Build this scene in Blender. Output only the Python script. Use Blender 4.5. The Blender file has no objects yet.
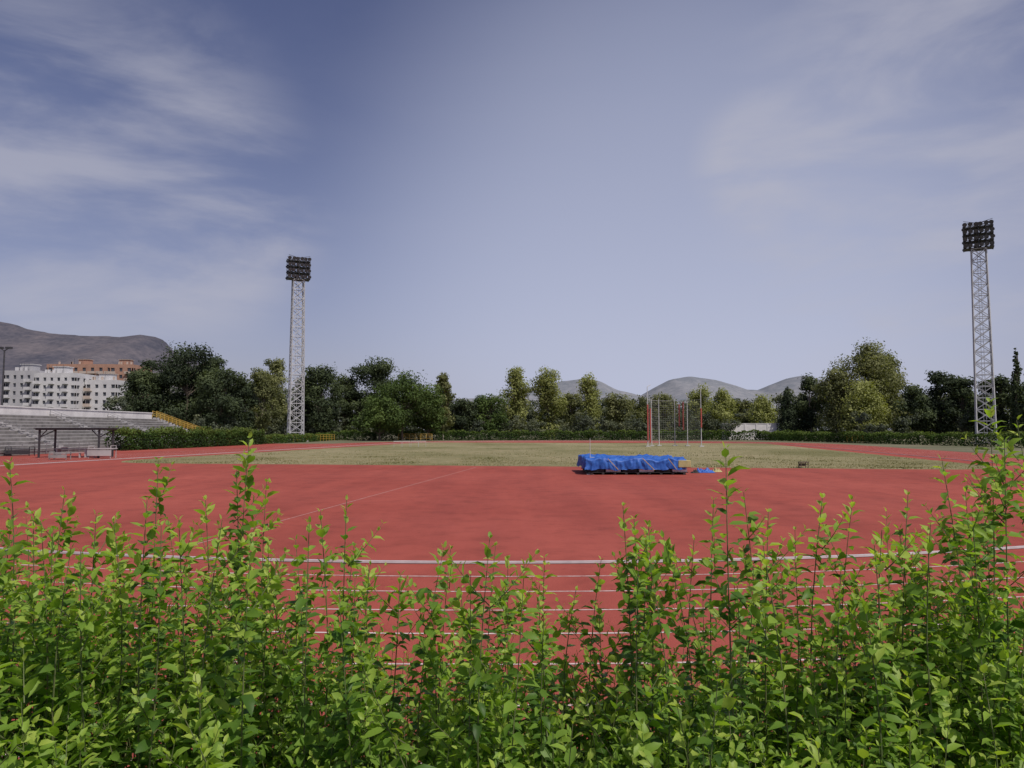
import bpy, math, random
import numpy as np
from mathutils import Vector, noise
R=np.random.default_rng(7); random.seed(7)
S=bpy.context.scene
EYE=2.6; F=731.0; PITCH=math.radians(3.6)
def bx(px,d): return (px-512)/F*d
def hz(py,d): return EYE+math.tan(math.atan((384-py)/F)+PITCH)*d

# ---------------- materials ----------------
def newmat(name):
    m=bpy.data.materials.new(name); m.use_nodes=True
    nt=m.node_tree; return m,nt,nt.nodes['Principled BSDF']
def ramp(nt,fac,stops):
    r=nt.nodes.new('ShaderNodeValToRGB'); e=r.color_ramp.elements
    while len(e)<len(stops): e.new(0.5)
    for i,(p,c) in enumerate(stops):
        e[i].position=p; e[i].color=(*c,1)
    nt.links.new(fac,r.inputs[0]); return r.outputs[0]
def noisen(nt,scale,detail=6,rough=.55,vec=None,coord='Object',mapscale=None):
    t=nt.nodes.new('ShaderNodeTexCoord'); n=nt.nodes.new('ShaderNodeTexNoise')
    n.inputs['Scale'].default_value=scale; n.inputs['Detail'].default_value=detail; n.inputs['Roughness'].default_value=rough
    if mapscale:
        mp=nt.nodes.new('ShaderNodeMapping'); mp.inputs['Scale'].default_value=mapscale
        nt.links.new(t.outputs[coord],mp.inputs[0]); nt.links.new(mp.outputs[0],n.inputs['Vector'])
    else: nt.links.new(t.outputs[coord],n.inputs['Vector'])
    return n.outputs['Fac']
def mixc(nt,a,b,f,mode='MIX'):
    m=nt.nodes.new('ShaderNodeMix'); m.data_type='RGBA'; m.blend_type=mode
    for s,v in ((m.inputs[6],a),(m.inputs[7],b),(m.inputs[0],f)):
        if isinstance(v,(int,float)): s.default_value=v
        elif isinstance(v,tuple): s.default_value=(*v,1)
        else: nt.links.new(v,s)
    return m.outputs[2]
def bumpn(nt,h,strength,dist,bsdf):
    b=nt.nodes.new('ShaderNodeBump'); b.inputs['Strength'].default_value=strength; b.inputs['Distance'].default_value=dist
    nt.links.new(h,b.inputs['Height']); nt.links.new(b.outputs[0],bsdf.inputs['Normal'])
def mat(name,a,b,scale=2.0,rough=.8,metal=0,bump=0):
    m,nt,p=newmat(name)
    f=noisen(nt,scale); c=ramp(nt,f,[(.3,a),(.7,b)])
    nt.links.new(c,p.inputs['Base Color']); p.inputs['Roughness'].default_value=rough; p.inputs['Metallic'].default_value=metal
    if bump: bumpn(nt,f,bump,.02,p)
    return m
def leafmat(name,stops,transl=.35,tcol=1.6,rough=.45,spec=.4):
    m,nt,p=newmat(name)
    a=nt.nodes.new('ShaderNodeAttribute'); a.attribute_name='tint'
    c=ramp(nt,a.outputs['Fac'],stops)
    nt.links.new(c,p.inputs['Base Color']); p.inputs['Roughness'].default_value=rough
    p.inputs['Specular IOR Level'].default_value=spec
    tr=nt.nodes.new('ShaderNodeBsdfTranslucent')
    tc=mixc(nt,c,(tcol,tcol*1.05,tcol*.35),1.0,'MULTIPLY'); nt.links.new(tc,tr.inputs[0])
    mx=nt.nodes.new('ShaderNodeMixShader'); mx.inputs[0].default_value=transl
    nt.links.new(p.outputs[0],mx.inputs[1]); nt.links.new(tr.outputs[0],mx.inputs[2])
    nt.links.new(mx.outputs[0],nt.nodes['Material Output'].inputs[0]); return m

# ---------------- mesh helpers ----------------
def link(o,parent=None):
    S.collection.objects.link(o)
    if parent: o.parent=parent
    return o
def empty(name,loc=(0,0,0)):
    e=bpy.data.objects.new(name,None); e.location=loc; e.empty_display_size=.3; return link(e)
def np_mesh(name,V,loops,totals,mats,midx=None,tint=None,smooth=False):
    me=bpy.data.meshes.new(name); V=np.asarray(V,dtype=np.float32)
    me.vertices.add(len(V)); me.vertices.foreach_set('co',V.ravel())
    loops=np.asarray(loops,dtype=np.int32).ravel(); totals=np.asarray(totals,dtype=np.int32)
    me.loops.add(len(loops)); me.loops.foreach_set('vertex_index',loops)
    me.polygons.add(len(totals)); st=np.concatenate([[0],np.cumsum(totals)[:-1]]).astype(np.int32)
    me.polygons.foreach_set('loop_start',st)
    if midx is not None: me.polygons.foreach_set('material_index',np.asarray(midx,dtype=np.int32))
    me.polygons.foreach_set('use_smooth',np.full(len(totals),smooth))
    for m in mats: me.materials.append(m)
    if tint is not None:
        at=me.attributes.new('tint','FLOAT','POINT'); at.data.foreach_set('value',np.asarray(tint,dtype=np.float32))
    me.update(calc_edges=True); return me
class MB:
    def __init__(s): s.v=[]; s.f=[]; s.m=[]
    def add(s,vs,fs,m=0):
        o=len(s.v); s.v+= [tuple(v) for v in vs]; s.f+=[tuple(i+o for i in f) for f in fs]; s.m+=[m]*len(fs)
    def box(s,x0,x1,y0,y1,z0,z1,m=0):
        s.add([(x0,y0,z0),(x1,y0,z0),(x1,y1,z0),(x0,y1,z0),(x0,y0,z1),(x1,y0,z1),(x1,y1,z1),(x0,y1,z1)],
              [(0,3,2,1),(4,5,6,7),(0,1,5,4),(1,2,6,5),(2,3,7,6),(3,0,4,7)],m)
    def beam(s,a,b,r0,r1=None,n=4,m=0):
        r1=r0 if r1 is None else r1
        a=Vector(a);b=Vector(b);d=(b-a).normalized()
        u=d.cross(Vector((0,0,1)))
        if u.length<1e-3: u=Vector((1,0,0))
        u.normalize(); w=d.cross(u)
        vs=[]
        for c,r in ((a,r0),(b,r1)):
            for i in range(n):
                t=2*math.pi*(i+.5)/n; vs.append(c+u*math.cos(t)*r+w*math.sin(t)*r)
        fs=[(i,(i+1)%n,n+(i+1)%n,n+i) for i in range(n)]+[tuple(range(n))[::-1],tuple(range(n,2*n))]
        s.add(vs,fs,m)
    def obj(s,name,mats,parent=None,loc=(0,0,0),rz=0,smooth=False,bevel=0):
        me=bpy.data.meshes.new(name); me.from_pydata(s.v,[],s.f)
        for m in mats: me.materials.append(m)
        me.polygons.foreach_set('material_index',s.m)
        me.polygons.foreach_set('use_smooth',[smooth]*len(s.f)); me.update()
        o=bpy.data.objects.new(name,me); o.location=loc; o.rotation_euler=(0,0,rz); link(o,parent)
        if bevel:
            b=o.modifiers.new('bev','BEVEL'); b.width=bevel; b.segments=2
        return o

# ---------------- world / sun / camera ----------------
SUN_EL=math.radians(56); SUN_AZ=math.radians(138)   # az from +Y toward +X
w=bpy.data.worlds.new("World"); S.world=w; w.use_nodes=True; nt=w.node_tree; nt.nodes.clear()
out=nt.nodes.new('ShaderNodeOutputWorld'); bg=nt.nodes.new('ShaderNodeBackground'); nt.links.new(bg.outputs[0],out.inputs[0])
sky=nt.nodes.new('ShaderNodeTexSky'); sky.sky_type='NISHITA'; sky.sun_disc=False
sky.sun_elevation=SUN_EL; sky.sun_rotation=SUN_AZ; sky.air_density=1.0; sky.dust_density=2.0; sky.ozone_density=2.5; sky.altitude=50
tint=mixc(nt,sky.outputs[0],(0.98,0.80,0.93),1.0,'MULTIPLY')
tc=nt.nodes.new('ShaderNodeTexCoord')
nrm=nt.nodes.new('ShaderNodeVectorMath'); nrm.operation='NORMALIZE'; nt.links.new(tc.outputs['Generated'],nrm.inputs[0])
mp=nt.nodes.new('ShaderNodeMapping'); mp.inputs['Scale'].default_value=(1.6,1.6,5.0); mp.inputs['Rotation'].default_value=(0,math.radians(-10),0)
mp.inputs['Location'].default_value=(.4,0,.35)
nt.links.new(tc.outputs['Generated'],mp.inputs[0])
cn=nt.nodes.new('ShaderNodeTexNoise'); cn.inputs['Scale'].default_value=2.3; cn.inputs['Detail'].default_value=9; cn.inputs['Roughness'].default_value=.55; cn.inputs['Distortion'].default_value=.3
nt.links.new(mp.outputs[0],cn.inputs['Vector'])
def skymask(px,py,rad):
    a=(px-512)/F; el=math.tan(math.atan((384-py)/F)+PITCH)
    d=Vector((a,1,el)).normalized()
    dp=nt.nodes.new('ShaderNodeVectorMath'); dp.operation='DOT_PRODUCT'; dp.inputs[1].default_value=d
    nt.links.new(nrm.outputs[0],dp.inputs[0])
    mr=nt.nodes.new('ShaderNodeMapRange'); mr.interpolation_type='SMOOTHSTEP'
    mr.inputs['From Min'].default_value=math.cos(math.radians(rad)); mr.inputs['From Max'].default_value=1
    nt.links.new(dp.outputs['Value'],mr.inputs[0]); return mr.outputs[0]
def mth(op,a,b):
    m=nt.nodes.new('ShaderNodeMath'); m.operation=op; m.use_clamp=(op!='SUBTRACT')
    for i,v in enumerate((a,b)):
        if isinstance(v,(int,float)): m.inputs[i].default_value=v
        else: nt.links.new(v,m.inputs[i])
    return m.outputs[0]
# summer haze near the horizon, plus a bright patch painted into the sky ahead
sep=nt.nodes.new('ShaderNodeSeparateXYZ'); nt.links.new(nrm.outputs[0],sep.inputs[0])
hr=nt.nodes.new('ShaderNodeMapRange'); hr.inputs['From Min'].default_value=.55; hr.inputs['From Max'].default_value=-.02; hr.inputs['To Max'].default_value=1
nt.links.new(sep.outputs[2],hr.inputs[0])
hp=nt.nodes.new('ShaderNodeMath'); hp.operation='POWER'; nt.links.new(hr.outputs[0],hp.inputs[0]); hp.inputs[1].default_value=1.9
hf=mth('ADD',mth('MULTIPLY',hp.outputs[0],.52),mth('MULTIPLY',skymask(690,270,31),.52))
tint=mixc(nt,tint,(5.9,6.3,8.1),hf)
m_l=mth('ADD',skymask(70,190,17),mth('MULTIPLY',skymask(220,215,9),.7))
m_r=mth('ADD',mth('MULTIPLY',skymask(1010,130,20),1.0),mth('ADD',mth('MULTIPLY',skymask(765,162,5.5),.9),mth('MULTIPLY',skymask(900,220,14),.6)))
mask=mth('ADD',mth('ADD',m_l,m_r),.05)
cf=nt.nodes.new('ShaderNodeMapRange'); cf.inputs['From Min'].default_value=.36; cf.inputs['From Max'].default_value=.68; cf.interpolation_type='SMOOTHSTEP'
nt.links.new(cn.outputs['Fac'],cf.inputs[0])
cfac=mth('MULTIPLY',mth('MULTIPLY',cf.outputs[0],mask),.6)
cl=mixc(nt,tint,(5.5,5.5,6.4),cfac)
nt.links.new(cl,bg.inputs[0]); bg.inputs[1].default_value=.085
sl=bpy.data.lights.new('sun','SUN'); sl.energy=3.5; sl.angle=math.radians(1.2); sl.color=(1,.94,.85)
so=bpy.data.objects.new('sun',sl); link(so)
sd=Vector((math.sin(SUN_AZ)*math.cos(SUN_EL),math.cos(SUN_AZ)*math.cos(SUN_EL),math.sin(SUN_EL)))
so.rotation_euler=sd.to_track_quat('Z','Y').to_euler(); so.location=(0,0,60)
cd=bpy.data.cameras.new('camera'); cd.sensor_width=36; cd.lens=36*F/1024; cd.clip_end=15000; cd.clip_start=.05
co=bpy.data.objects.new('camera',cd); co.location=(0,0,EYE); co.rotation_euler=(math.radians(90)+PITCH,0,0); link(co); S.camera=co
S.view_settings.view_transform='Standard'; S.view_settings.look='None'; S.view_settings.exposure=0

# ---------------- ground, track, field ----------------
CX=-0.3; Y1=50.9; Y2=135.3; RI=36.5; LW=1.22; NL=8; PHI=math.radians(9)
def rot(x,y): 
    dx,dy=x-CX,y-Y1; return (CX+dx*math.cos(PHI)+dy*math.sin(PHI), Y1-dx*math.sin(PHI)+dy*math.cos(PHI))
m_ground,nt,p=newmat('dry_ground')
f1=noisen(nt,.06); f2=noisen(nt,1.2)
c=mixc(nt,ramp(nt,f1,[(.35,(.10,.11,.05)),(.65,(.19,.17,.10))]),ramp(nt,f2,[(.3,(.7,.7,.7)),(.7,(1.1,1.1,1.1))]),1.0,'MULTIPLY')
nt.links.new(c,p.inputs['Base Color']); p.inputs['Roughness'].default_value=.95; bumpn(nt,f2,.5,.05,p)
g=MB(); N=24; xs=[math.copysign(abs(t)**3,t)*6000 for t in np.linspace(-1,1,N+1)]
vs=[(x,y+80,-.02) for y in xs for x in xs]
g.add(vs,[(j*(N+1)+i,j*(N+1)+i+1,(j+1)*(N+1)+i+1,(j+1)*(N+1)+i) for j in range(N) for i in range(N)])
g.obj('ground',[m_ground])

def stadium(r,n=64,y1=Y1,y2=Y2):
    pts=[]
    for i in range(n+1):
        t=math.pi+math.pi*i/n; pts.append(rot(CX+r*math.cos(t),y1+r*math.sin(t)))
    for i in range(n+1):
        t=math.pi*i/n; pts.append(rot(CX+r*math.cos(t),y2+r*math.sin(t)))
    return pts
m_track,nt,p=newmat('track_rubber')
f1=noisen(nt,.09,5); f2=noisen(nt,1.1,8,.65); f3=noisen(nt,55,3,.6); f4=noisen(nt,.5,6,.6,mapscale=(1,.12,1)); f5=noisen(nt,4.5,3,.5)
c=ramp(nt,f1,[(.3,(.305,.068,.050)),(.7,(.385,.096,.072))])
c=mixc(nt,c,ramp(nt,f2,[(.25,(.74,.74,.75)),(.5,(1,1,1)),(.75,(1.08,1.1,1.12))]),1.0,'MULTIPLY')
c=mixc(nt,c,ramp(nt,f3,[(.3,(.62,.62,.62)),(.7,(1.24,1.24,1.24))]),.8,'MULTIPLY')
c=mixc(nt,c,ramp(nt,f4,[(.35,(.80,.80,.83)),(.6,(1,1,1))]),.9,'MULTIPLY')
c=mixc(nt,c,ramp(nt,f5,[(.26,(.66,.66,.7)),(.34,(1,1,1))]),.7,'MULTIPLY')
nt.links.new(c,p.inputs['Base Color']); p.inputs['Roughness'].default_value=.9; p.inputs['Specular IOR Level'].default_value=.12
bumpn(nt,f3,.35,.004,p)
RO=RI+NL*LW
t=MB(); a=stadium(RO+1.0); t.add([(x,y,.0) for x,y in a],[tuple(range(len(a)))])
t.obj('running_track',[m_track])
ap=MB(); ap.add([(-62,58,-.006),(-40,58,-.006),(-32,140,-.006),(-50,140,-.006)],[(0,1,2,3)])
ap.obj('track_apron',[m_track])
m_white,nt,p=newmat('white_line_paint')
f=noisen(nt,6,6,.7); c=ramp(nt,f,[(.35,(.38,.22,.19)),(.6,(.64,.57,.55))]); nt.links.new(c,p.inputs['Base Color']); p.inputs['Roughness'].default_value=.7
ln=MB()
def ring(mb,ra,rb,z,n=96,m=0):
    A=stadium(ra,n);B=stadium(rb,n);k=len(A)
    mb.add([(x,y,z) for x,y in A]+[(x,y,z) for x,y in B],[(i,(i+1)%k,k+(i+1)%k,k+i) for i in range(k)],m)
for i in range(1,NL+1): ring(ln,RI+i*LW-.024,RI+i*LW+.024,.004)
def strip(mb,a,b,w,z,m=0):
    a=Vector(a);b=Vector(b);d=(b-a).normalized();u=Vector((-d.y,d.x))*w/2
    mb.add([(*(a-u),z),(*(b-u),z),(*(b+u),z),(*(a+u),z)],[(0,1,2,3)],m)
ln.obj('lane_lines',[m_white])
m_faint=mat('worn_line_paint',(.34,.13,.11),(.48,.32,.29),5,.8)
ln=MB()
strip(ln,(-7.35,15.8),(-3.0,47.6),.05,.004)
strip(ln,(-3.0,47.6),(-2.5,51.3),.05,.004)
ln.obj('runway_line',[m_faint])
m_kerb=mat('kerb_aluminium',(.44,.43,.43),(.60,.59,.59),4,.5)
kb=MB(); A=stadium(RI-.028,96);B=stadium(RI+.028,96);k=len(A)
vs=[(x,y,.012) for x,y in A]+[(x,y,.012) for x,y in B]+[(x,y,.055) for x,y in A]+[(x,y,.055) for x,y in B]
fs=[]
for i in range(k):
    j=(i+1)%k
    fs+=[(2*k+i,3*k+i,3*k+j,2*k+j),(k+i,k+j,3*k+j,3*k+i),(i,2*k+i,2*k+j,j)]
kb.add(vs,fs)
kb.obj('track_kerb_rail',[m_kerb])
# grass
m_grass,nt,p=newmat('dry_grass')
f1=noisen(nt,.07,6,.6,mapscale=(1,.6,1)); f2=noisen(nt,.9,8,.7); f3=noisen(nt,14,4,.7)
c=ramp(nt,f1,[(.35,(.18,.172,.085)),(.5,(.265,.238,.14)),(.66,(.33,.285,.185))])
c=mixc(nt,c,ramp(nt,f2,[(.3,(.62,.7,.6)),(.55,(1,1,1)),(.8,(1.18,1.14,1.1))]),1.0,'MULTIPLY')
c=mixc(nt,c,ramp(nt,f3,[(.3,(.6,.66,.55)),(.7,(1.25,1.2,1.15))]),.8,'MULTIPLY')
nt.links.new(c,p.inputs['Base Color']); p.inputs['Roughness'].default_value=1; p.inputs['Specular IOR Level'].default_value=.1
bumpn(nt,f3,.8,.04,p)
def rrect(x0,x1,y0,y1,r,n=14,jit=0):
    pts=[]
    for cx_,cy_,a0 in ((x0+r,y0+r,math.pi),(x1-r,y0+r,1.5*math.pi),(x1-r,y1-r,0),(x0+r,y1-r,.5*math.pi)):
        for i in range(n+1):
            t=a0+.5*math.pi*i/n; pts.append((cx_+r*math.cos(t),cy_+r*math.sin(t)))
    out=[]
    for i,(x,y) in enumerate(pts):
        x2,y2=pts[(i+1)%len(pts)]; L=math.hypot(x2-x,y2-y); q=max(1,int(L/1.0))
        for j in range(q):
            X=x+(x2-x)*j/q; Y=y+(y2-y)*j/q
            out.append(rot(X+noise.noise((X*.8,Y*.8,0))*jit,Y+noise.noise((X*.8,Y*.8,5))*jit))
    return out
gr=MB(); a=rrect(CX-34.2,CX+34.2,53,150,6,jit=.35); gr.add([(x,y,.005) for x,y in a],[tuple(range(len(a)))])
gr.obj('grass_field',[m_grass])
def blades(name,P,h,mats,tint):
    n=len(P); ang=R.uniform(0,6.28,n); wv=np.stack([np.cos(ang),np.sin(ang),0*ang],1)*(.35*h)[:,None]
    lean=R.normal(0,.35,(n,2))*h[:,None]
    top=P+np.column_stack([lean,h])
    V=np.stack([P-wv,P+wv,top],1).reshape(-1,3)
    me=np_mesh(name,V,np.arange(3*n),np.full(n,3),mats,tint=np.repeat(tint,3)); return link(bpy.data.objects.new(name,me))
m_tuft=leafmat('grass_blades',[(0,(.15,.155,.06)),(.5,(.27,.245,.13)),(1,(.40,.34,.21))],.25,1.2,.8,.1)
n=26000; X=R.uniform(CX-33.9,CX+33.9,n); Y=53.2+R.exponential(16,n); k=(Y<148)
dx=np.maximum(np.abs(X-CX)-28.2,0); dy=np.maximum(59-Y,0); k&=(dx*dx+dy*dy<5.7**2)
X=X[k];Y=Y[k]; X,Y=rot(X,Y); P=np.column_stack([X,Y,np.full(len(X),.004)])
cl_=np.array([noise.noise((x*.25,y*.25,2)) for x,y in zip(X,Y)])
h=np.clip(.05+.06*cl_+R.uniform(0,.04,len(X)),.02,.15)
blades('grass_tufts',P,h,[m_tuft],np.clip(.6-cl_*.9+R.normal(0,.15,len(X)),0,1))
m_conc=mat('weathered_concrete',(.20,.19,.185),(.32,.31,.30),1.5,.9,bump=.3)
m_conc2=mat('pale_concrete',(.33,.32,.32),(.46,.45,.44),.8,.9)
m_stand,nt,p=newmat('stained_concrete')
f=noisen(nt,1.2,8,.65,mapscale=(1,1,.25)); f2=noisen(nt,.12,4)
c=ramp(nt,f,[(.3,(.13,.125,.12)),(.7,(.27,.26,.25))]); c=mixc(nt,c,ramp(nt,f2,[(.35,(.75,.74,.73)),(.65,(1.15,1.15,1.15))]),1.0,'MULTIPLY')
nt.links.new(c,p.inputs['Base Color']); p.inputs['Roughness'].default_value=.95

# ---------------- foliage crowns ----------------
def quads(C,nrm,size,asp=None):
    n=len(C); ref=R.normal(size=(n,3)); u=np.cross(nrm,ref); u/=np.linalg.norm(u,axis=1)[:,None]+1e-9
    v=np.cross(nrm,u); s=size[:,None]; b=(asp if asp is not None else R.uniform(.5,1,n))[:,None]
    return np.stack([C-u*s,C-v*s*b*.8,C+u*s,C+v*s*b],1).reshape(-1,3)
def crown_pts(lobes,n,size):
    w_=np.array([l[3]*l[3] for l in lobes]); w_/=w_.sum(); idx=R.choice(len(lobes),n,p=w_)
    L=np.array(lobes); d=R.normal(size=(n,3)); d/=np.linalg.norm(d,axis=1)[:,None]
    rad=R.uniform(0,1,n)**.4*1.0+R.exponential(.06,n)
    bump=1+.22*np.sin(d[:,0]*5+L[idx,0]*3)*np.sin(d[:,1]*5+L[idx,1])*1+.15*np.sin(d[:,2]*7+L[idx,2]*2)
    C=L[idx,:3]+d*(L[idx,3]*rad*bump)[:,None]*np.column_stack([np.ones(n),np.ones(n),L[idx,4]])
    nr=d+R.normal(0,.45,(n,3)); nr[:,2]+=.3; nr/=np.linalg.norm(nr,axis=1)[:,None]
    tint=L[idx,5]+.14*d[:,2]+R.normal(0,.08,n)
    return C,nr,R.uniform(.6,1.3,n)*size,tint
m_bark=mat('bark',(.07,.055,.04),(.16,.13,.10),3,.95,bump=.5)
m_barkp=mat('pale_bark',(.22,.19,.15),(.36,.32,.27),2,.9)
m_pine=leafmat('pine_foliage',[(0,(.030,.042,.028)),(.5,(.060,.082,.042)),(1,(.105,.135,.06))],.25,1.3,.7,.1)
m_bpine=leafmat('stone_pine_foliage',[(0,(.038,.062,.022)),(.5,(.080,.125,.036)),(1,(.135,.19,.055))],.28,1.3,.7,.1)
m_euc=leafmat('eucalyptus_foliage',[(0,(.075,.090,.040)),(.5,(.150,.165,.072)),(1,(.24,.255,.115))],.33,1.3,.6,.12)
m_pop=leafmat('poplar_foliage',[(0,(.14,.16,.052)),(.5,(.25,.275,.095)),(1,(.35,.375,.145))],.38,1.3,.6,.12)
m_dist=leafmat('distant_foliage',[(0,(.070,.085,.068)),(.5,(.105,.125,.082)),(1,(.17,.185,.11))],.25,1.2,.8,.1)
def lobes_for(kind,H,W,rs):
    L=[]; r=rs
    if kind in('pine','stone'):
        n=40; z0=.14*H if kind=='pine' else .26*H
        for i in range(n):
            a=r.uniform(0,6.28); t=r.uniform(0,1)**.6; z=z0+(H*.88-z0)*r.uniform(0,1)
            env=math.sqrt(max(.08,1-((z-z0)/(H-z0)*1.02)**2.4)) * (.8+.2*min(1,(z-z0)/(H*.15)))
            rr=t*.40*W*env; R_=W*r.uniform(.11,.19)
            L.append((rr*math.cos(a),rr*math.sin(a),z,R_,r.uniform(.6,.85),r.uniform(.15,.85)))
    elif kind=='euc':
        n=38
        for i in range(n):
            u=r.uniform(0,1); z=.18*H+.72*H*u; a=r.uniform(0,6.28)
            env=.6+.4*math.sin(math.pi*min(1,u*.9+.1))
            rr=r.uniform(.1,1)*.36*W*env; L.append((rr*math.cos(a),rr*math.sin(a),z,W*r.uniform(.11,.19),r.uniform(.8,1.2),r.uniform(.1,.9)))
    elif kind=='pop':
        n=34
        for i in range(n):
            u=i/(n-1); z=.10*H+.83*H*u; a=r.uniform(0,6.28); env=math.sin(math.pi*(.14+.76*u))**.6
            rr=r.uniform(.1,1)*.33*W*env; L.append((rr*math.cos(a),rr*math.sin(a),z,W*r.uniform(.15,.24)*(.55+.45*env),r.uniform(.9,1.3),r.uniform(.2,.9)))
    elif kind=='cyp':
        n=24
        for i in range(n):
            u=i/(n-1); z=.06*H+.90*H*u; a=r.uniform(0,6.28); env=(1-u)**.65*.9+.08
            rr=r.uniform(0,.7)*.30*W*env; L.append((rr*math.cos(a),rr*math.sin(a),z,W*.34*env,1.3,r.uniform(.1,.7)))
    return L
def tree(name,x,y,H,W,kind,m,n=7500,size=.30,bark=None,seed=0):
    r=random.Random(seed); L=lobes_for(kind,H,W,r)
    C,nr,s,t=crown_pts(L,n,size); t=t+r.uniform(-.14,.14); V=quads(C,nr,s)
    loops=np.arange(4*n); tot=np.full(n,4)
    mb=MB(); r0=.018*H+.08; top={'pine':.75,'stone':.7,'euc':.85,'pop':.9,'cyp':.9}[kind]*H
    px_=[(0,0,-.1)]
    for i in range(1,6): px_.append((r.uniform(-.02,.02)*H,r.uniform(-.02,.02)*H,top*i/5))
    for i in range(5): mb.beam(px_[i],px_[i+1],r0*(1-i*.17),r0*(1-(i+1)*.17),8,0)
    for l in L:
        i=min(4,max(1,int(l[2]/top*5)-1)); q=Vector(px_[i]); mb.beam(q,(l[0],l[1],l[2]),r0*.28,r0*.08,5,0)
    tv=np.array(mb.v); tf=[i+len(V) for f in mb.f for i in f]; tt=[len(f) for f in mb.f]
    me=np_mesh(name,np.vstack([V,tv]),np.concatenate([loops,tf]),np.concatenate([tot,tt]),[m,bark or m_bark],
        np.concatenate([np.zeros(n),np.ones(len(tt))]),np.concatenate([np.repeat(t,4),np.zeros(len(tv))]))
    o=bpy.data.objects.new(name,me); o.location=(x,y,0); return link(o)
T=[ # px, width px, top py, depth, kind
 (150,50,354,175,'pine'),(186,78,340,170,'pine'),(222,56,360,165,'pine'),(240,36,372,172,'pine'),(205,54,350,180,'pine'),(142,36,366,168,'pine'),
 (262,38,364,190,'eucl'),(272,40,353,205,'eucl'),(322,50,364,195,'euc2'),(345,36,371,205,'pine'),(375,54,351,205,'pine'),(303,34,372,200,'euc2'),
 (403,76,373,182,'stone'),(380,48,394,176,'stone'),(428,36,388,186,'stone'),(443,24,371,190,'eucl'),(462,38,394,196,'pine'),(490,42,393,200,'stone'),
 (517,33,366,205,'pop'),(548,41,368,205,'pop'),(590,31,375,202,'pop'),(571,32,390,215,'eucl'),(617,38,392,205,'eucl'),(640,34,396,214,'euc'),
 (663,36,393,215,'eucl'),(703,36,387,215,'pop'),(724,32,389,205,'pop'),(744,26,398,208,'eucl'),(763,34,397,200,'pop'),
 (788,28,385,190,'cyp2'),(810,36,372,190,'euc2'),(838,54,366,180,'eucl'),(868,72,344,178,'eucl'),(892,48,350,184,'euc'),
 (862,54,384,170,'pop'),(917,42,377,165,'pine'),(940,44,367,165,'pine'),(962,38,373,160,'pine'),(1000,50,369,150,'pine'),
 (1018,18,345,140,'cyp'),(1046,54,362,140,'pine'),(1090,60,356,140,'euc'),(-30,60,372,170,'pine')]
KM={'pine':('pine','pine_tree',m_pine,m_bark),'stone':('stone','stone_pine_tree',m_bpine,m_bark),'euc':('euc','eucalyptus_tree',m_euc,m_barkp),
 'euc2':('euc','eucalyptus_tree',m_pine,m_barkp),'eucl':('euc','eucalyptus_tree',m_euc,m_barkp),'pop':('pop','poplar_tree',m_pop,m_barkp),
 'cyp':('cyp','cypress_tree',m_pine,m_bark),'cyp2':('cyp','cypress_tree',m_pine,m_bark)}
for i,(px,wp,py,d,kd) in enumerate(T):
    k,nm,m,bk=KM[kd]; Wd=wp/F*d*1.12; H=hz(py,d)
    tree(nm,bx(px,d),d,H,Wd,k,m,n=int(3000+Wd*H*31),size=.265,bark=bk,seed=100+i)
def mass(name,items,per,size,m):
    Cs=[];Ns=[];Ss=[];Ts=[]
    for (x,y,H,W) in items:
        L=[]; tb=random.uniform(-.2,.2)
        for k in range(9):
            a=random.uniform(0,6.28); rr=random.uniform(.1,.36)*W; L.append((x+rr*math.cos(a),y+rr*math.sin(a),H*random.uniform(.15,.84),W*random.uniform(.15,.24),.8,tb+random.uniform(.1,.8)))
        C,nr,s,t=crown_pts(L,per,size); Cs.append(C);Ns.append(nr);Ss.append(s);Ts.append(t)
    C=np.vstack(Cs);nr=np.vstack(Ns);s=np.concatenate(Ss);t=np.concatenate(Ts); C[:,2]=np.abs(C[:,2]); V=quads(C,nr,s); n=len(C)
    me=np_mesh(name,V,np.arange(4*n),np.full(n,4),[m],tint=np.repeat(t,4)); return link(bpy.data.objects.new(name,me))
it=[]
for i in range(106):
    px=124+i*9.2+random.uniform(-6,6); d=random.uniform(222,262); top=random.uniform(392,405)
    if px<300: top-=14
    if px>770: top-=12
    it.append((bx(px,d),d,hz(top,d),random.uniform(9,14)))
mass('distant_trees',it,1200,.42,m_dist)
it=[]
for i in range(150):
    px=130+i*6.5+random.uniform(-4,4); d=random.uniform(189,215) if 240<px<850 else random.uniform(150,185)
    it.append((bx(px,d),d,hz(random.uniform(406,423),d),random.uniform(3.5,6.5)))
mass('shrubbery',it,650,.22,m_dist)

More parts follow.
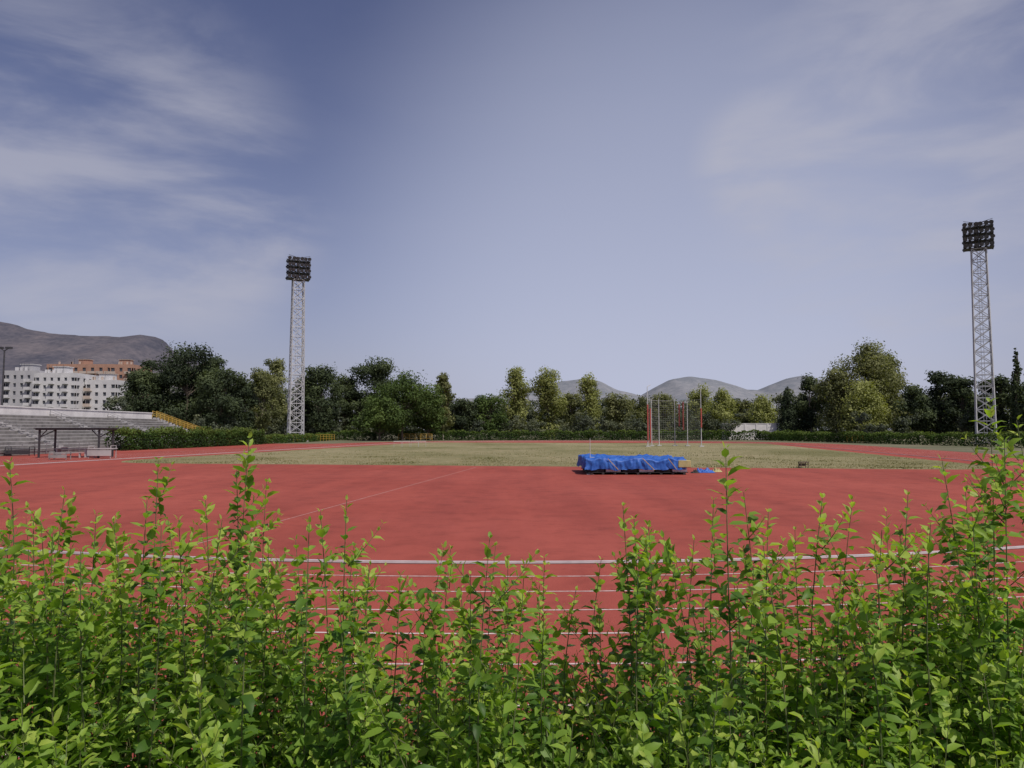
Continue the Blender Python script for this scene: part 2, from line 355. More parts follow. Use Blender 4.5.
# clipped hedges
m_hedge=leafmat('hedge_foliage',[(0,(.022,.042,.014)),(.5,(.055,.10,.024)),(1,(.13,.18,.045))],.25,1.3,.7,.08)
def cliphedge(name,path,wd,H,dens=55,size=.12,yel=0,rough=1):
    Cs=[];Ts=[]
    for (a,b) in zip(path[:-1],path[1:]):
        a=Vector(a);b=Vector(b);L=(b-a).length;d=(b-a)/L;u=Vector((-d.y,d.x)); n=int(L*(2*H+wd)*dens)
        s=R.uniform(0,L,n); q=R.uniform(0,2*H+wd,n); side=np.where(q<H,-1,np.where(q<2*H,1,0))
        hh=H*(1+rough*(.10*np.sin(s*.7+a.x)+.07*np.sin(s*2.3)+.05*np.sin(s*5.1)))
        z=np.where(side==0,hh,R.uniform(0,1,n)*hh); o=np.where(side==0,R.uniform(-.5,.5,n)*wd,side*wd*.5*(1-.35*(rough>1)*(z/hh)**2))
        z=z+R.normal(0,.09,n)*rough; o=o+R.normal(0,.09,n)*rough; z=np.abs(z)
        Cs.append(np.column_stack([a.x+d.x*s+u.x*o,a.y+d.y*s+u.y*o,z])); Ts.append(.25+.5*(z/H)**3+yel+R.normal(0,.15,n)+.12*np.sin(s*.9))
    C=np.vstack(Cs);t=np.concatenate(Ts);n=len(C);nr=R.normal(size=(n,3));nr[:,2]+=.6;nr/=np.linalg.norm(nr,axis=1)[:,None]
    V=quads(C,nr,R.uniform(.7,1.3,n)*size)
    me=np_mesh(name,V,np.arange(4*n),np.full(n,4),[m_hedge],tint=np.repeat(t,4)); link(bpy.data.objects.new(name,me))
cliphedge('clipped_hedge',[(-46,186),(0,187),(50,187),(86,184)],1.6,2.2,dens=30,size=.18)
cliphedge('clipped_hedge',[(63,188),(69,150),(76,110),(80,70)],1.5,1.9,dens=34,size=.15)
cliphedge('overgrown_hedge',[(-50.0,92),(-48.5,105),(-47.5,120),(-46.5,135)],2.4,2.2,dens=70,size=.14,rough=1.6,yel=-.1)
cliphedge('clipped_hedge',[(-46.5,137),(-45,160),(-46,186)],1.2,1.5,dens=34,size=.16,yel=.15)

# ---------------- mountains ----------------
def ridge(name,pts,d,th,m,rough=.12,seed=0,ext=400):
    nx,ny=260,30; X=np.linspace(bx(pts[0][0],d),bx(pts[-1][0],d),nx); xp=[bx(p[0],d) for p in pts]; zp=[hz(p[1],d) for p in pts]
    Z=np.interp(X,xp,zp); V=[]
    for j in range(ny):
        t=j/(ny-1)*2-1
        for i in range(nx):
            prof=(1-abs(t))**1.15
            nz=noise.fractal((X[i]/(th*.35)+seed,t*3.2,seed),1,2.1,6)
            nz2=1-abs(noise.noise((X[i]/(th*.22)+seed,t*1.2,seed+4)))*2
            z=Z[i]*prof*(1+rough*nz*(.35+1.6*abs(t)))+Z[i]*.22*rough*4*(nz2-.6)*(abs(t)*(1-abs(t)))*2
            V.append((X[i]+nz*th*.03,d+t*th+nz*th*.05,max(z,-5)))
    L=[]
    for j in range(ny-1):
        for i in range(nx-1): L+=[j*nx+i,j*nx+i+1,(j+1)*nx+i+1,(j+1)*nx+i]
    me=np_mesh(name,V,L,np.full(len(L)//4,4),[m],smooth=True); return link(bpy.data.objects.new(name,me))
def mtmat(name,a,b,sc):
    m,nt,p=newmat(name); f=noisen(nt,sc,9,.65); f2=noisen(nt,sc*8,5,.7)
    c=ramp(nt,f,[(.38,a),(.62,b)]); c=mixc(nt,c,ramp(nt,f2,[(.35,(.8,.82,.84)),(.65,(1.12,1.1,1.08))]),.8,'MULTIPLY')
    nt.links.new(c,p.inputs['Base Color']); p.inputs['Roughness'].default_value=1; p.inputs['Specular IOR Level'].default_value=0; return m
m_mt1=mtmat('mountain_scrub_haze_tint_dark',(.075,.078,.100),(.135,.125,.138),.006)  # bluish distance haze mixed into the scrub base colour
m_mt2=mtmat('mountain_scrub_haze_tint_pale',(.17,.19,.215),(.23,.24,.26),.004)  # paler distance haze painted into the base colour, no real atmosphere
ridge('mountain',[(-420,350),(-250,318),(-120,312),(-40,316),(0,318),(25,326),(50,330),(85,333),(120,335),(145,332),(160,337),(178,350),(205,362),(240,382),(290,405),(340,430)],2600,1000,m_mt1,seed=3)
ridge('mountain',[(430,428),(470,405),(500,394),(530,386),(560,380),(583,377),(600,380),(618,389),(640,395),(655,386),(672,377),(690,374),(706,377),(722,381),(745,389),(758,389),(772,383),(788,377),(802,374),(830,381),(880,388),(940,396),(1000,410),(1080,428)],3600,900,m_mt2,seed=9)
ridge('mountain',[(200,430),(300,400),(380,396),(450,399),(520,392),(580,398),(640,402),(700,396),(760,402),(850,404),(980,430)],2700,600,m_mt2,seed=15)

# ---------------- floodlight towers ----------------
m_steel=mat('galvanised_steel',(.38,.39,.40),(.52,.53,.54),1.2,.6,.1)
m_dark=mat('dark_lamp_housing',(.025,.025,.03),(.06,.06,.065),4,.5)
m_glass,nt,p=newmat('lamp_glass'); f=noisen(nt,3); c=ramp(nt,f,[(.3,(.05,.055,.07)),(.7,(.11,.12,.14))]); nt.links.new(c,p.inputs['Base Color']); p.inputs['Roughness'].default_value=.3
def tower(x,y,H,face):
    e=empty('floodlight_tower',(x,y,0)); e.rotation_euler=(0,0,face)
    mb=MB(); hb=1.5; ht=1.15; zt=H-5.2; seg=17
    def c(k,z):
        h=hb+(ht-hb)*z/zt; sx,sy=((1,1),(-1,1),(-1,-1),(1,-1))[k%4]; return (sx*h,sy*h,z)
    for k in range(4):
        mb.beam(c(k,0),c(k,zt),.15,.12)
        for i in range(seg):
            z0=zt*i/seg; z1=zt*(i+1)/seg
            mb.beam(c(k,z0),c(k+1,z1),.08); mb.beam(c(k+1,z0),c(k,z1),.08)
            mb.beam(c(k,z1),c(k+1,z1),.085)
    for s in(-.22,.22): mb.beam((s,hb*.5,0),(s,ht*.5,zt),.05)
    for i in range(int(zt/.8)): mb.beam((-.22,hb*.5,.4+i*.8),(.22,hb*.5,.4+i*.8),.03)
    mb.obj('lattice_shaft',[m_steel],e)
    hd=MB()
    for i in range(4): hd.box(-2.4,2.4,-1.25,1.25,zt+.1+i*1.3,zt+.2+i*1.3)
    for sx in(-2.3,2.3,-1.2,0,1.2):
        for sy in(-1.2,1.2): hd.beam((sx,sy,zt),(sx,sy,H-.3),.08)
    for i in range(4):
        z=zt+.9+i*1.3
        for sy in (-1.3,1.3): hd.beam((-2.4,sy,z),(2.4,sy,z),.06)
    for sy in(-1.15,1.15):
        for i in range(4): hd.beam((-2.3,sy,zt+.2+i*1.3),(2.3,sy,zt+1.4+i*1.3),.05); hd.beam((2.3,sy,zt+.2+i*1.3),(-2.3,sy,zt+1.4+i*1.3),.05)
    hd.obj('maintenance_platforms',[m_dark],e)
    lm=MB()
    for r in range(4):
        z=zt+.75+r*1.30
        for c_ in range(6):
            xx=-2.1+c_*.84+random.uniform(-.04,.04)
            for sy in(-1,1):
                y0=sy*1.4
                a=(xx,y0,z+.05); b=(xx+random.uniform(-.08,.08),y0+sy*.45,z-.2+random.uniform(-.06,.06))
                lm.beam(a,b,.22,.41,8,0); lm.beam(b,(b[0],y0+sy*.49,b[2]-.02),.37,.37,8,1)
    lm.obj('floodlights',[m_dark,m_glass],e)
    ft=MB(); ft.box(-2.4,2.4,-2.4,2.4,-.02,.35); ft.obj('concrete_footing',[m_conc],e,bevel=.05)
tower(bx(296,160),160,hz(257,160),math.radians(25))
tower(bx(985,134),134,hz(222,134),math.radians(-30))

# ---------------- grandstand ----------------
st=empty('grandstand',(-51,0,0))
rows=11; tr=1.0; rs=.385; zb0=.55
mb=MB()
for i in range(rows): mb.box(-(i+1)*tr,-i*tr,70,126,0,zb0+i*rs,0)
mb.obj('stepped_seating',[m_stand],st)
mb=MB()
for i in range(rows):
    z=zb0+i*rs
    mb.box(-i*tr-.42,-i*tr-.05,70.3,125.7,z+.003,z+.08,0)
mb.obj('seat_edges',[m_conc2],st)
m_wallw=mat('whitewashed_wall',(.55,.54,.54),(.72,.71,.70),.6,.85)
mb=MB(); tz=zb0+rows*rs; mb.box(-rows*tr-.35,-rows*tr,70,126,0,tz+.65,0); mb.box(-rows*tr-.45,-rows*tr+.1,69.9,126.1,tz+.653,tz+.8,0)
mb.obj('rear_wall',[m_wallw],st)
mb=MB()
for y0 in (83,98,112):
    for i in range(rows*2): mb.box(-i*.5-.5,-i*.5,y0,y0+1.2,zb0+(i//2)*rs-.2,zb0+.005+i*rs/2+.12,0)
mb.obj('aisle_steps',[m_conc2],st)
m_yel=mat('yellow_railing_paint',(.42,.27,.04),(.54,.35,.07),3,.5)
m_grey=mat('grey_railing_paint',(.16,.16,.17),(.25,.25,.26),3,.5)
def rail(mb,a,b,n,h=1.1,r=.045):
    a=Vector(a);b=Vector(b)
    for q in (.35,.7,1.0): mb.beam(a+Vector((0,0,h*q)),b+Vector((0,0,h*q)),r)
    for i in range(n+1):
        p_=a.lerp(b,i/n); mb.beam(p_,p_+Vector((0,0,h)),r*1.2)
rl=MB()
rail(rl,(-11,126.2,tz),(0,126.2,.8),8); rail(rl,(0,126.2,0),(0,134,0),5); rail(rl,(-11,127.6,tz),(0,127.6,.8),8)
rl.obj('yellow_handrail',[m_yel],st)
rl=MB(); rail(rl,(.25,70,0),(.25,126,0),28,1.15,.03)
for y0 in (83,98,112):
    rail(rl,(-.3,y0-.1,zb0),(-10.8,y0-.1,tz-rs),7,.95,.025)
rl.obj('grey_handrail',[m_grey],st)
mb=MB()
for i in range(20): mb.box(-11+i*.55,-11+(i+1)*.55,126.25,127.55,0,tz-.05-i*(tz-.5)/20,0)
mb.obj('end_stairs',[m_conc2],st)
fe=MB(); rail(fe,(bx(398,181.8),182.5,0),(bx(432,181.8),182.5,0),6,1.6,.06); fe.obj('yellow_fence',[m_yel])
fe=MB(); rail(fe,(-45.5,150,0),(-44.3,183,0),14,1.5,.05); fe.obj('yellow_fence',[m_yel])
fe=MB(); rail(fe,(bx(846,150),150,0),(bx(862,146),146,0),3,1.4,.05); fe.obj('yellow_fence',[m_yel])

# ---------------- buildings ----------------
m_win=mat('window_glass_dark',(.03,.035,.045),(.10,.11,.13),.8,.25)
m_bw=mat('white_render',(.46,.46,.47),(.60,.60,.60),.4,.85)
m_bg=mat('grey_render',(.34,.34,.36),(.44,.44,.45),.4,.85)
m_or=mat('terracotta_brick',(.32,.18,.13),(.40,.24,.17),.5,.9)
m_be=mat('beige_render',(.40,.33,.28),(.48,.41,.35),.5,.9)
def block(name,x0,x1,y0,y1,H,fl,nb,wm,sm,balc,parent):
    mb=MB(); ins=.35
    mb.box(x0+ins,x1-ins,y0+ins,y1-ins,0,H-.5,1)
    fh=H/fl
    for i in range(fl+1):
        z0=max(0,i*fh-.75); z1=i*fh+ (0.75 if i<fl else .9)
        mb.box(x0,x1,y0,y1,z0,z1,0) if i in(0,fl) else None
        if 0<i<fl:
            mb.box(x0,x1,y0,y0+ins+.02,z0,z1,0); mb.box(x0,x1,y1-ins-.02,y1,z0,z1,0)
            mb.box(x0,x0+ins+.02,y0+ins+.03,y1-ins-.03,z0,z1,0); mb.box(x1-ins-.02,x1,y0+ins+.03,y1-ins-.03,z0,z1,0)
    def piers(L0,L1,n,fn):
        bw=(L1-L0)/n
        for k in range(n+1):
            w_=bw*(.30 if k not in(0,n) else .22); cc=L0+k*bw
            a=max(L0,cc-w_);b=min(L1,cc+w_); fn(a,b)
    piers(x0,x1,nb,lambda a,b:mb.box(a+.004,b-.004,y0+.004,y0+ins+.05,.1,H-.1,0))
    nd=max(2,int((y1-y0)/3.5))
    piers(y0,y1,nd,lambda a,b:mb.box(x1-ins-.05,x1-.004,a+.004,b-.004,.1,H-.1,0))
    piers(y0,y1,nd,lambda a,b:mb.box(x0+.004,x0+ins+.05,a+.004,b-.004,.1,H-.1,0))
    for i in range(1,fl):
        for k in range(nb):
            if (k%balc)==0:
                bw=(x1-x0)/nb; a=x0+k*bw+.2; z=i*fh-.2
                mb.box(a,a+bw-.4,y0-1.2,y0-.003,z-.15,z,2); mb.box(a,a+bw-.4,y0-1.2,y0-1.08,z+.003,z+.95,2)
    cx_=(x0+x1)/2; mb.box(cx_-2.5,cx_+2,y0+3,y0+7,H+.903,H+3.3,0); mb.box(cx_-2.8,cx_+2.3,y0+2.7,y0+7.3,H+3.303,H+3.5,2)
    for k in range(4):
        q=x0+(x1-x0)*random.uniform(.1,.9); mb.box(q,q+.6,y0+1.5,y0+2.1,H+.904,H+2.2,2)
        mb.beam((q+1.2,y0+2,H+.9),(q+1.2,y0+2,H+4),.05,.04,4,1)
    return mb.obj(name,[wm,m_win,sm],parent)
D=262
ap_=empty('apartment_building')
block('left_wing',bx(3,D),bx(38,D),D,D+12,hz(373,D),8,5,m_bg,m_bw,3,ap_)
block('centre_wing',bx(38.6,D),bx(80,D),D-3,D+11,hz(376,D),8,6,m_bw,m_bw,2,ap_)
block('right_wing',bx(80.6,D),bx(113,D),D+2,D+14,hz(382,D),7,4,m_bw,m_be,4,ap_)
D=340
ap_=empty('brick_apartment_building')
block('main_wing',bx(45,D),bx(112,D),D,D+14,hz(366,D),10,8,m_or,m_be,1,ap_)
block('end_wing',bx(112.5,D),bx(136,D),D-4,D+14,hz(367,D),10,3,m_or,m_be,2,ap_)
ll=MB()
x0,x1,yy=bx(722,192),bx(790,192),192
ll.box(x0,x1,yy,yy+.3,0,4.2); ll.box(x0-.1,x1+.1,yy-.08,yy+.38,4.203,4.35)
for i in range(7): xx=x0+(x1-x0)*i/6; ll.box(xx-.2,xx+.2,yy-.12,yy-.003,0,4.15)
ll.obj('boundary_wall',[m_wallw])
sp=MB(); lx=bx(2,92)
sp.beam((lx,92,0),(lx,92,12.6),.14,.09,8); sp.beam((lx,92,12.6),(lx+.5,92,12.9),.07,.05,6); sp.beam((lx-.0,92,12.6),(lx-.5,92,12.9),.07,.05,6)
sp.box(lx+.2,lx+.9,91.8,92.2,12.85,13.1); sp.box(lx-.9,lx-.2,91.8,92.2,12.85,13.1)
sp.obj('street_lamp',[m_dark])

# ---------------- officials shelter ----------------
e=empty('officials_shelter',(bx(78,70),70,0))
mb=MB(); mb.box(-3.1,3.1,-1.4,1.4,2.6,2.72); mb.box(-3.2,3.2,-1.5,1.5,2.723,2.82); mb.obj('flat_roof',[m_dark],e,bevel=.02)
mb=MB()
for x in(-2.8,2.8):
    for y in(-1.2,1.2): mb.beam((x,y,0),(x,y,2.6),.10)
    mb.beam((x,-1.2,1.9),(x,1.2,2.6),.05)
mb.beam((-2.8,-1.2,1.9),(-2.1,-1.2,2.6),.05); mb.beam((2.8,-1.2,1.9),(2.1,-1.2,2.6),.05)
mb.obj('posts',[m_dark],e)
mb=MB()
for i in range(4): mb.box(-1.9,1.2,-.35+i*.2,-.18+i*.2,.78,.83)
for x in(-1.7,1.0): mb.box(x-.05,x+.05,-.3,.35,0,.78)
mb.box(-1.9,1.2,-1.0,-.7,.43,.48); mb.box(-1.6,-1.5,-.95,-.75,0,.43); mb.box(.8,.9,-.95,-.75,0,.43)
mb.obj('table_and_bench',[m_conc2],e)
def crate(x,y,w_,d_,h,m):
    mb=MB(); mb.box(-w_/2,w_/2,-d_/2,d_/2,h*.72,h*.8)
    for sx in(-1,1):
        for sy in(-1,1): mb.beam((sx*w_*.46,sy*d_*.42,0),(sx*w_*.46,sy*d_*.42,h),.04)
        mb.beam((sx*w_*.46,-d_*.42,h),(sx*w_*.46,d_*.42,h),.04)
    mb.box(-w_/2,w_/2,-d_/2,-d_/2+.04,.2*h,.65*h); mb.obj('equipment_trolley',[m],None,(x,y,0))
crate(bx(104,68),68,2.2,1.1,1.15,m_conc2); crate(bx(62,65),65,1.6,.8,.7,m_conc); crate(bx(22,74),74,2.6,1.0,.9,m_dark)
def hurdle(x,y,rz):
    mb=MB(); mb.box(-.6,.6,-.02,.02,.84,.91,0)
    for s in(-.55,.55): mb.beam((s,0,0),(s,0,.84),.02,m=1); mb.beam((s,0,.02),(s,.6,.02),.02,m=1)
    mb.obj('hurdle',[m_wallw,m_steel],None,(x,y,.0),rz)
for i,px in enumerate((398,406,414,421)): hurdle(bx(px,112),112+i*.6,.15)
# ---------------- throwing cage ----------------
m_red=mat('red_padding',(.36,.06,.05),(.45,.10,.08),2,.7)
m_net,nt,p=newmat('net_cord'); f=noisen(nt,5); c=ramp(nt,f,[(.3,(.3,.3,.28)),(.7,(.42,.42,.4))]); nt.links.new(c,p.inputs['Base Color'])
m_post=mat('galvanised_post',(.42,.42,.43),(.58,.58,.58),2,.6)
dc=118; e=empty('throwing_cage',(bx(670,dc),dc,0))
P8=[(-4.2,-3),(-2.9,0.6),(-1.3,2.6),(1.3,2.6),(2.9,.6),(4.2,-3)]
mb=MB(); tops=[9.4,7.6,7.8,7.8,8.2,9.0]
for (x,y),h_ in zip(P8,tops):
    mb.beam((x,y,0),(x,y,h_),.07,.05,8); mb.beam((x,y,h_),(x*.86,y*.86-.2,h_+.35),.05,.04,6)
    mb.box(x-.35,x+.35,y-.35,y+.35,0,.12)
for (a,b) in zip(P8[:-1],P8[1:]): mb.beam((*a,7.4),(*b,7.4),.025)
mb.obj('posts',[m_post],e)
mb=MB()
for x,y,z0,z1 in ((-4.2,-3.12,1.0,6.6),(-4.2+.5,-2.6,.6,6.0),(1.9,1.9,3.2,6.8),(2.4,1.3,2.6,7.2),(4.2,-3.12,3.0,6.0)): mb.beam((x,y,z0),(x,y,z1),.11,.11,8)
mb.obj('red_gate_panels',[m_red],e)
mb=MB()
for (a,b),h_ in zip(zip(P8[:-1],P8[1:]),(7.4,)*5):
    a=Vector((*a,0));b=Vector((*b,0)); L=(b-a).length; n=int(L/.35)
    for i in range(n+1): q=a.lerp(b,i/n); mb.beam(q+Vector((0,0,.1)),q+Vector((0,0,h_)),.008,.008,3)
    for j in range(21): z=Vector((0,0,.2+j*.36)); mb.beam(a+z,b+z,.008,.008,3)
mb.obj('netting',[m_net],e)
mb=MB(); xx=bx(588,44); mb.beam((xx,43,0),(xx,43,2.1),.022,.018,8); mb.box(xx-.2,xx+.2,42.8,43.2,0.001,.04); mb.beam((xx,43,1.0),(xx+.25,43,1.0),.015,.015,6); mb.obj('vault_upright',[m_post],bevel=0)
# ---------------- vault landing mat ----------------
m_blue,nt,p=newmat('blue_tarpaulin'); f=noisen(nt,2.5,6,.6); c=ramp(nt,f,[(.3,(.010,.070,.34)),(.7,(.03,.14,.48))]); nt.links.new(c,p.inputs['Base Color']); p.inputs['Roughness'].default_value=.55
bumpn(nt,noisen(nt,4,5,.6,mapscale=(1,3,1)),.5,.05,p)
m_foam=mat('weathered_foam',(.30,.27,.12),(.48,.42,.2),3,.9)
m_blk=mat('black_rubber',(.012,.012,.012),(.03,.03,.03),3,.7)
e=empty('vault_landing_mat',(7.35,45.0,0)); hx,hy=2.9,2.3
mb=MB()
for i in range(9): x=-hx+.1+i*(2*hx-.4)/8; mb.box(x,x+.14,-hy,hy,0.003,.12)
for j in range(5): y=-hy+j*(2*hy-.12)/4; mb.box(-hx,hx,y,y+.12,.123,.16)
mb.obj('pallet_base',[m_blk],e)
mb=MB()
for i in range(6):
    x=-hx+.05+i*(2*hx/6); mb.box(x,x+2*hx/6-.1,-hy+.05,hy-.05,.165,.42,0 if i%2 else 1)
mb.box(hx-.6,hx+.14,-hy-.1,hy*.4,.425,.84,2)
mb.obj('foam_blocks',[m_wallw,m_blk,m_foam],e,bevel=.04)
nx,ny=150,110; V=[]
gx=np.linspace(-1.22,1.22,nx); gy=np.linspace(-1.28,1.28,ny)
for j in range(ny):
    for i in range(nx):
        u,v=gx[i],gy[j]; uu=max(-1,min(1,u)); vv=max(-1,min(1,v)); ov=max(abs(u)-1,0)*hx; ow=max(abs(v)-1,0)*hy; o_=ov+ow
        X=uu*hx;Y=vv*hy
        n1=noise.fractal((X*.9,Y*.9,1.3),1,2,5); n2=abs(noise.noise((X*1.6+Y*.8,Y*2.2,4)))
        top=.94+.14*n1+.17*n2-.08*(uu*.5+.5)
        z=top-o_*1.0*(1 if o_>0 else 0)
        fold=.15*noise.noise((X*2.6,Y*2.6,z*.8))+.07*noise.noise((X*7,Y*7,z*2))
        if abs(u)>1: X+=math.copysign(.04+fold*min(1,o_*4),u)
        if abs(v)>1: Y+=math.copysign(.05+fold*min(1,o_*4),v)
        if o_==0: z+=.07*noise.noise((X*4,Y*3,7))
        z=max(z,.30+.12*noise.noise((X*2.2,Y*3,2)))
        V.append((X-.16,Y,z))
L=[]
for j in range(ny-1):
    for i in range(nx-1): L+=[j*nx+i,j*nx+i+1,(j+1)*nx+i+1,(j+1)*nx+i]
me=np_mesh('blue_tarpaulin_cover',V,L,np.full(len(L)//4,4),[m_blue],smooth=True); link(bpy.data.objects.new('blue_tarpaulin_cover',me),e)
mb=MB()
for (a,b) in (((-1.8,-2.44,.95),(-1.2,-2.46,.3)),((.2,-2.46,.98),(.9,-2.47,.28)),((1.7,-2.47,.95),(2.2,-2.46,.3))): mb.beam(a,b,.018,.018,6)
mb.obj('lashing_ropes',[m_yel],e)
def clump(name,x,y,sx,sy,h,m,seed):
    n=36; V=[]
    for j in range(n):
        for i in range(n):
            u=i/(n-1)*2-1;v=j/(n-1)*2-1; r=math.hypot(u,v); q=1+.35*noise.noise((u*1.3,v*1.3,seed))
            z=max(0,1-r**2.6)*h*(.25+1.7*abs(noise.noise((u*2.6,v*2.6,seed+2))))+.012
            V.append((u*sx*q,v*sy*q,z))
    L=[]
    for j in range(n-1):
        for i in range(n-1): L+=[j*n+i,j*n+i+1,(j+1)*n+i+1,(j+1)*n+i]
    me=np_mesh(name,V,L,np.full(len(L)//4,4),[m],smooth=True); o=bpy.data.objects.new(name,me); o.location=(x,y,0); link(o)
clump('folded_tarpaulin',bx(703,45),45,.65,.4,.30,m_blue,3); clump('sandbag',bx(715,45.6),45.6,.35,.25,.25,m_foam,8); clump('sandbag',bx(694,44.5),44.5,.25,.2,.2,m_blk,11)
mb=MB(); mb.box(-.28,.28,-.25,.25,.36,.42)
for sx in(-.24,.24):
    for sy in(-.2,.2): mb.beam((sx,sy,0),(sx,sy,.36),.035)
mb.box(-.25,.25,.18,.22,.12,.3); mb.obj('wooden_stool',[m_bark],None,(bx(802,50.5),50.5,0.006))

# ---------------- foreground hedge ----------------
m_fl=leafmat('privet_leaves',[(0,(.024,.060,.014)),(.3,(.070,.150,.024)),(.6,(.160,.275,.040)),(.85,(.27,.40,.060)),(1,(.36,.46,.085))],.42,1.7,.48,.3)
m_stem=mat('privet_stem',(.07,.11,.03),(.14,.14,.06),8,.7)
LT=np.array([(0,0,0),(.33,0,-.02),(.7,0,-.0),(1,0,-.07),(.28,.23,.06),(.66,.22,.05),(.28,-.23,.06),(.66,-.22,.05)],dtype=float)
LF=[(0,1,4),(1,2,5,4),(2,3,5),(1,0,6),(2,1,6,7),(3,2,7)]
LFl=np.array([i for f in LF for i in f]); LFt=[len(f) for f in LF]
lp=[];la=[];ln_=[];ls=[];lt=[]; stems=MB()
def shoot(base,tip,bend,dens=.024,size=.05,bright=.5,leaf_from=0.0,rad=.003):
    base=np.array(base);tip=np.array(tip);Lg=np.linalg.norm(tip-base); n=max(4,int(Lg*(1-leaf_from)/dens))
    t=np.linspace(leaf_from,1,n)
    def pos(t): 
        t=np.asarray(t)[...,None]; return base*(1-t)+tip*t+bend*np.sin(np.pi*t)*Lg
    P=pos(t); ax=pos(t+.02)-pos(t-.02); ax/=np.linalg.norm(ax,axis=1)[:,None]
    e1=np.cross(ax,[.3,1,.1]); e1/=np.linalg.norm(e1,axis=1)[:,None]; e2=np.cross(ax,e1)
    a0=random.uniform(0,6.28); dist=(1-t)*Lg
    for s in (0,1):
        ang=a0+np.arange(n)*1.95+s*np.pi+R.normal(0,.3,n)
        out=e1*np.cos(ang)[:,None]+e2*np.sin(ang)[:,None]
        el=np.clip(1.1-dist*5.5,.1,1.1)+R.normal(0,.25,n)
        d=out*np.cos(el)[:,None]+ax*np.sin(el)[:,None]
        nn=ax*np.cos(el)[:,None]-out*np.sin(el)[:,None]+R.normal(0,.3,(n,3))
        keep=R.uniform(0,1,n)<.92
        sz=size*np.clip(.4+dist*8,.4,1)*R.uniform(.7,1.15,n)
        lp.append((P+out*rad)[keep]);la.append(d[keep]);ln_.append(nn[keep]);ls.append(sz[keep])
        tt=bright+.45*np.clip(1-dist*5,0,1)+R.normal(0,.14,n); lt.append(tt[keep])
    q=pos(np.linspace(0,1,7))
    for i in range(6): stems.beam(q[i],q[i+1],rad*(1-i*.12),rad*(1-(i+1)*.12),4)
def sstep(a,b,v): v=min(1,max(0,(v-a)/(b-a))); return v*v*(3-2*v)
def htop(x,y):
    s=sstep(.35,1.9,abs(x-.05))
    base=1.76+.25*s-.10*max(0,1.9-y)*(1-s)
    return base+.12*noise.noise((x*1.1,y*1.1,3))+.07*noise.noise((x*3,y*3,8))
ns=2400
for i in range(ns):
    x=random.uniform(-3.7,3.7); y=random.uniform(1.15,3.05)
    if abs(x)>y*.8+.7: continue
    h=htop(x,y); ex=random.random()
    zt=h-random.uniform(0,.2) if ex<.80 else h+min(.35,random.expovariate(1/.10))
    z0=zt-random.uniform(.5,.8)
    lx_=random.gauss(0,.05);ly_=random.gauss(0,.05); big=.052 if zt<h else .048
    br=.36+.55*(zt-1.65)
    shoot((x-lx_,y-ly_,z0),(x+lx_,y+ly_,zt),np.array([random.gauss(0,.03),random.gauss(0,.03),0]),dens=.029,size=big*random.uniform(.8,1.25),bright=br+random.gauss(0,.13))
    for k in range(random.randint(1,3)):
        f=random.uniform(.25,.8); zb=z0+(zt-z0)*f; a=random.uniform(0,6.28); L_=random.uniform(.10,.22)
        if zb+L_*.7>zt+.05: continue
        b=(x,y,zb); shoot(b,(x+L_*.75*math.cos(a),y+L_*.75*math.sin(a),zb+L_*.7),np.array([0,0,-.06]),dens=.025,size=big,bright=br-.05+random.gauss(0,.1),leaf_from=.15,rad=.002)
SH=[(12,462,2.4),(38,520,2.2),(68,490,2.4),(100,515,2.3),(128,535,2.6),(160,460,2.5),(182,520,2.2),(208,500,2.5),(238,470,2.3),(250,438,2.2),(268,482,2.5),
 (298,540,2.2),(322,512,2.3),(348,500,2.4),(372,565,2.3),(402,575,2.3),(436,600,2.2),(462,588,2.5),(490,538,1.95),(538,602,2.2),(575,590,2.5),(600,560,2.4),(622,506,2.3),
 (645,535,2.4),(668,545,2.2),(692,540,2.5),(712,500,2.3),(725,448,2.0),(742,492,2.4),(766,512,2.3),(792,530,2.5),(820,498,2.3),(850,500,2.5),(878,530,2.2),(905,495,2.4),
 (940,460,2.4),(962,492,2.2),(978,480,2.6),(990,402,2.4),(1003,440,2.2),(1016,420,2.4),(1022,470,2.0),(150,500,2.1),(225,520,2.0),(870,545,2.0),(760,545,1.9)]
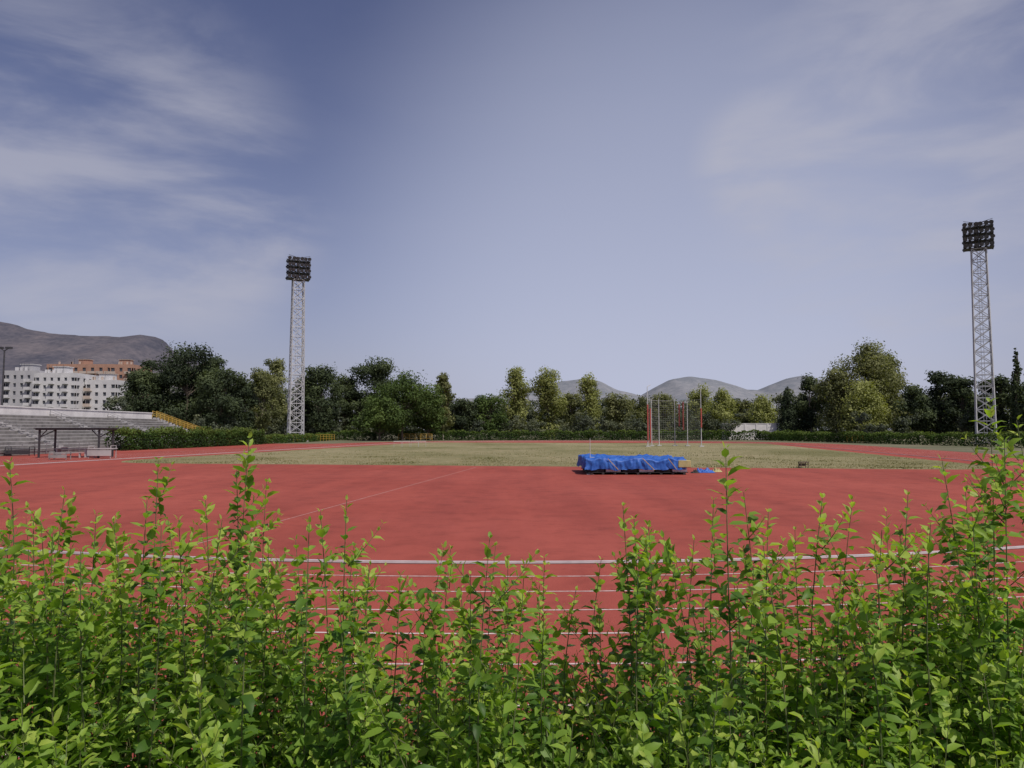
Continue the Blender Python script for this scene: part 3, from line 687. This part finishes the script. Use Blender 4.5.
for _ in range(56):
    px=random.choice([random.uniform(-10,330),random.uniform(590,1034),random.uniform(340,590)]); py=random.uniform(515,590)+ (30 if 340<px<590 else 0)
    SH.append((px,py,random.uniform(1.9,2.8)))
for px,py,d in SH:
    x=bx(px,d); z=hz(py,d); h=htop(x,d)-.45; lx_=random.gauss(0,.035)
    b=(x-lx_,d+random.gauss(0,.03),h)
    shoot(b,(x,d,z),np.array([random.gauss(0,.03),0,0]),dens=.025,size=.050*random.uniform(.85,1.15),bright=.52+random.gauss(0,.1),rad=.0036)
    for k in range(random.randint(3,8)):
        f=random.uniform(.3,.88); zb=h+(z-h)*f; xb=b[0]+(x-b[0])*f; a=random.uniform(0,6.28);L_=random.uniform(.06,.19)
        shoot((xb,d,zb),(xb+L_*.65*math.cos(a),d+L_*.65*math.sin(a),zb+L_*.75),np.array([0,0,-.05]),dens=.02,size=.044,bright=.52,leaf_from=.1,rad=.0018)
P=np.vstack(lp);A=np.vstack(la);Nn=np.vstack(ln_);s=np.concatenate(ls);tt=np.concatenate(lt)
A/=np.linalg.norm(A,axis=1)[:,None]; B=np.cross(Nn,A);B/=np.linalg.norm(B,axis=1)[:,None];C=np.cross(A,B)
n=len(P); print('leaves',n)
curl=R.uniform(.3,2.2,n); wid=R.uniform(.85,1.2,n)
V=P[:,None,:]+s[:,None,None]*(LT[None,:,0,None]*A[:,None,:]+LT[None,:,1,None]*wid[:,None,None]*B[:,None,:]+((LT[None,:,2]*curl[:,None])[...,None]-(.16*LT[None,:,0]**2*curl[:,None])[...,None])*C[:,None,:])
V=V.reshape(-1,3); loops=(np.arange(n)[:,None]*8+LFl[None,:]).ravel(); tot=np.tile(LFt,n)
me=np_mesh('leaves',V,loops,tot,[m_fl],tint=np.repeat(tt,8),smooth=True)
e=empty('privet_hedge'); link(bpy.data.objects.new('leaves',me),e)
for i in range(260):
    x=random.uniform(-3.4,3.4);y=random.uniform(1.4,2.95); stems.beam((x,y,-.02),(x+random.gauss(0,.08),y+random.gauss(0,.06),1.25),.012,.006,5)
stems.obj('stems',[m_stem],e)
mb=MB(); mb.box(-12,12,3.35,3.5,-.02,.12); mb.obj('concrete_kerb',[m_conc])
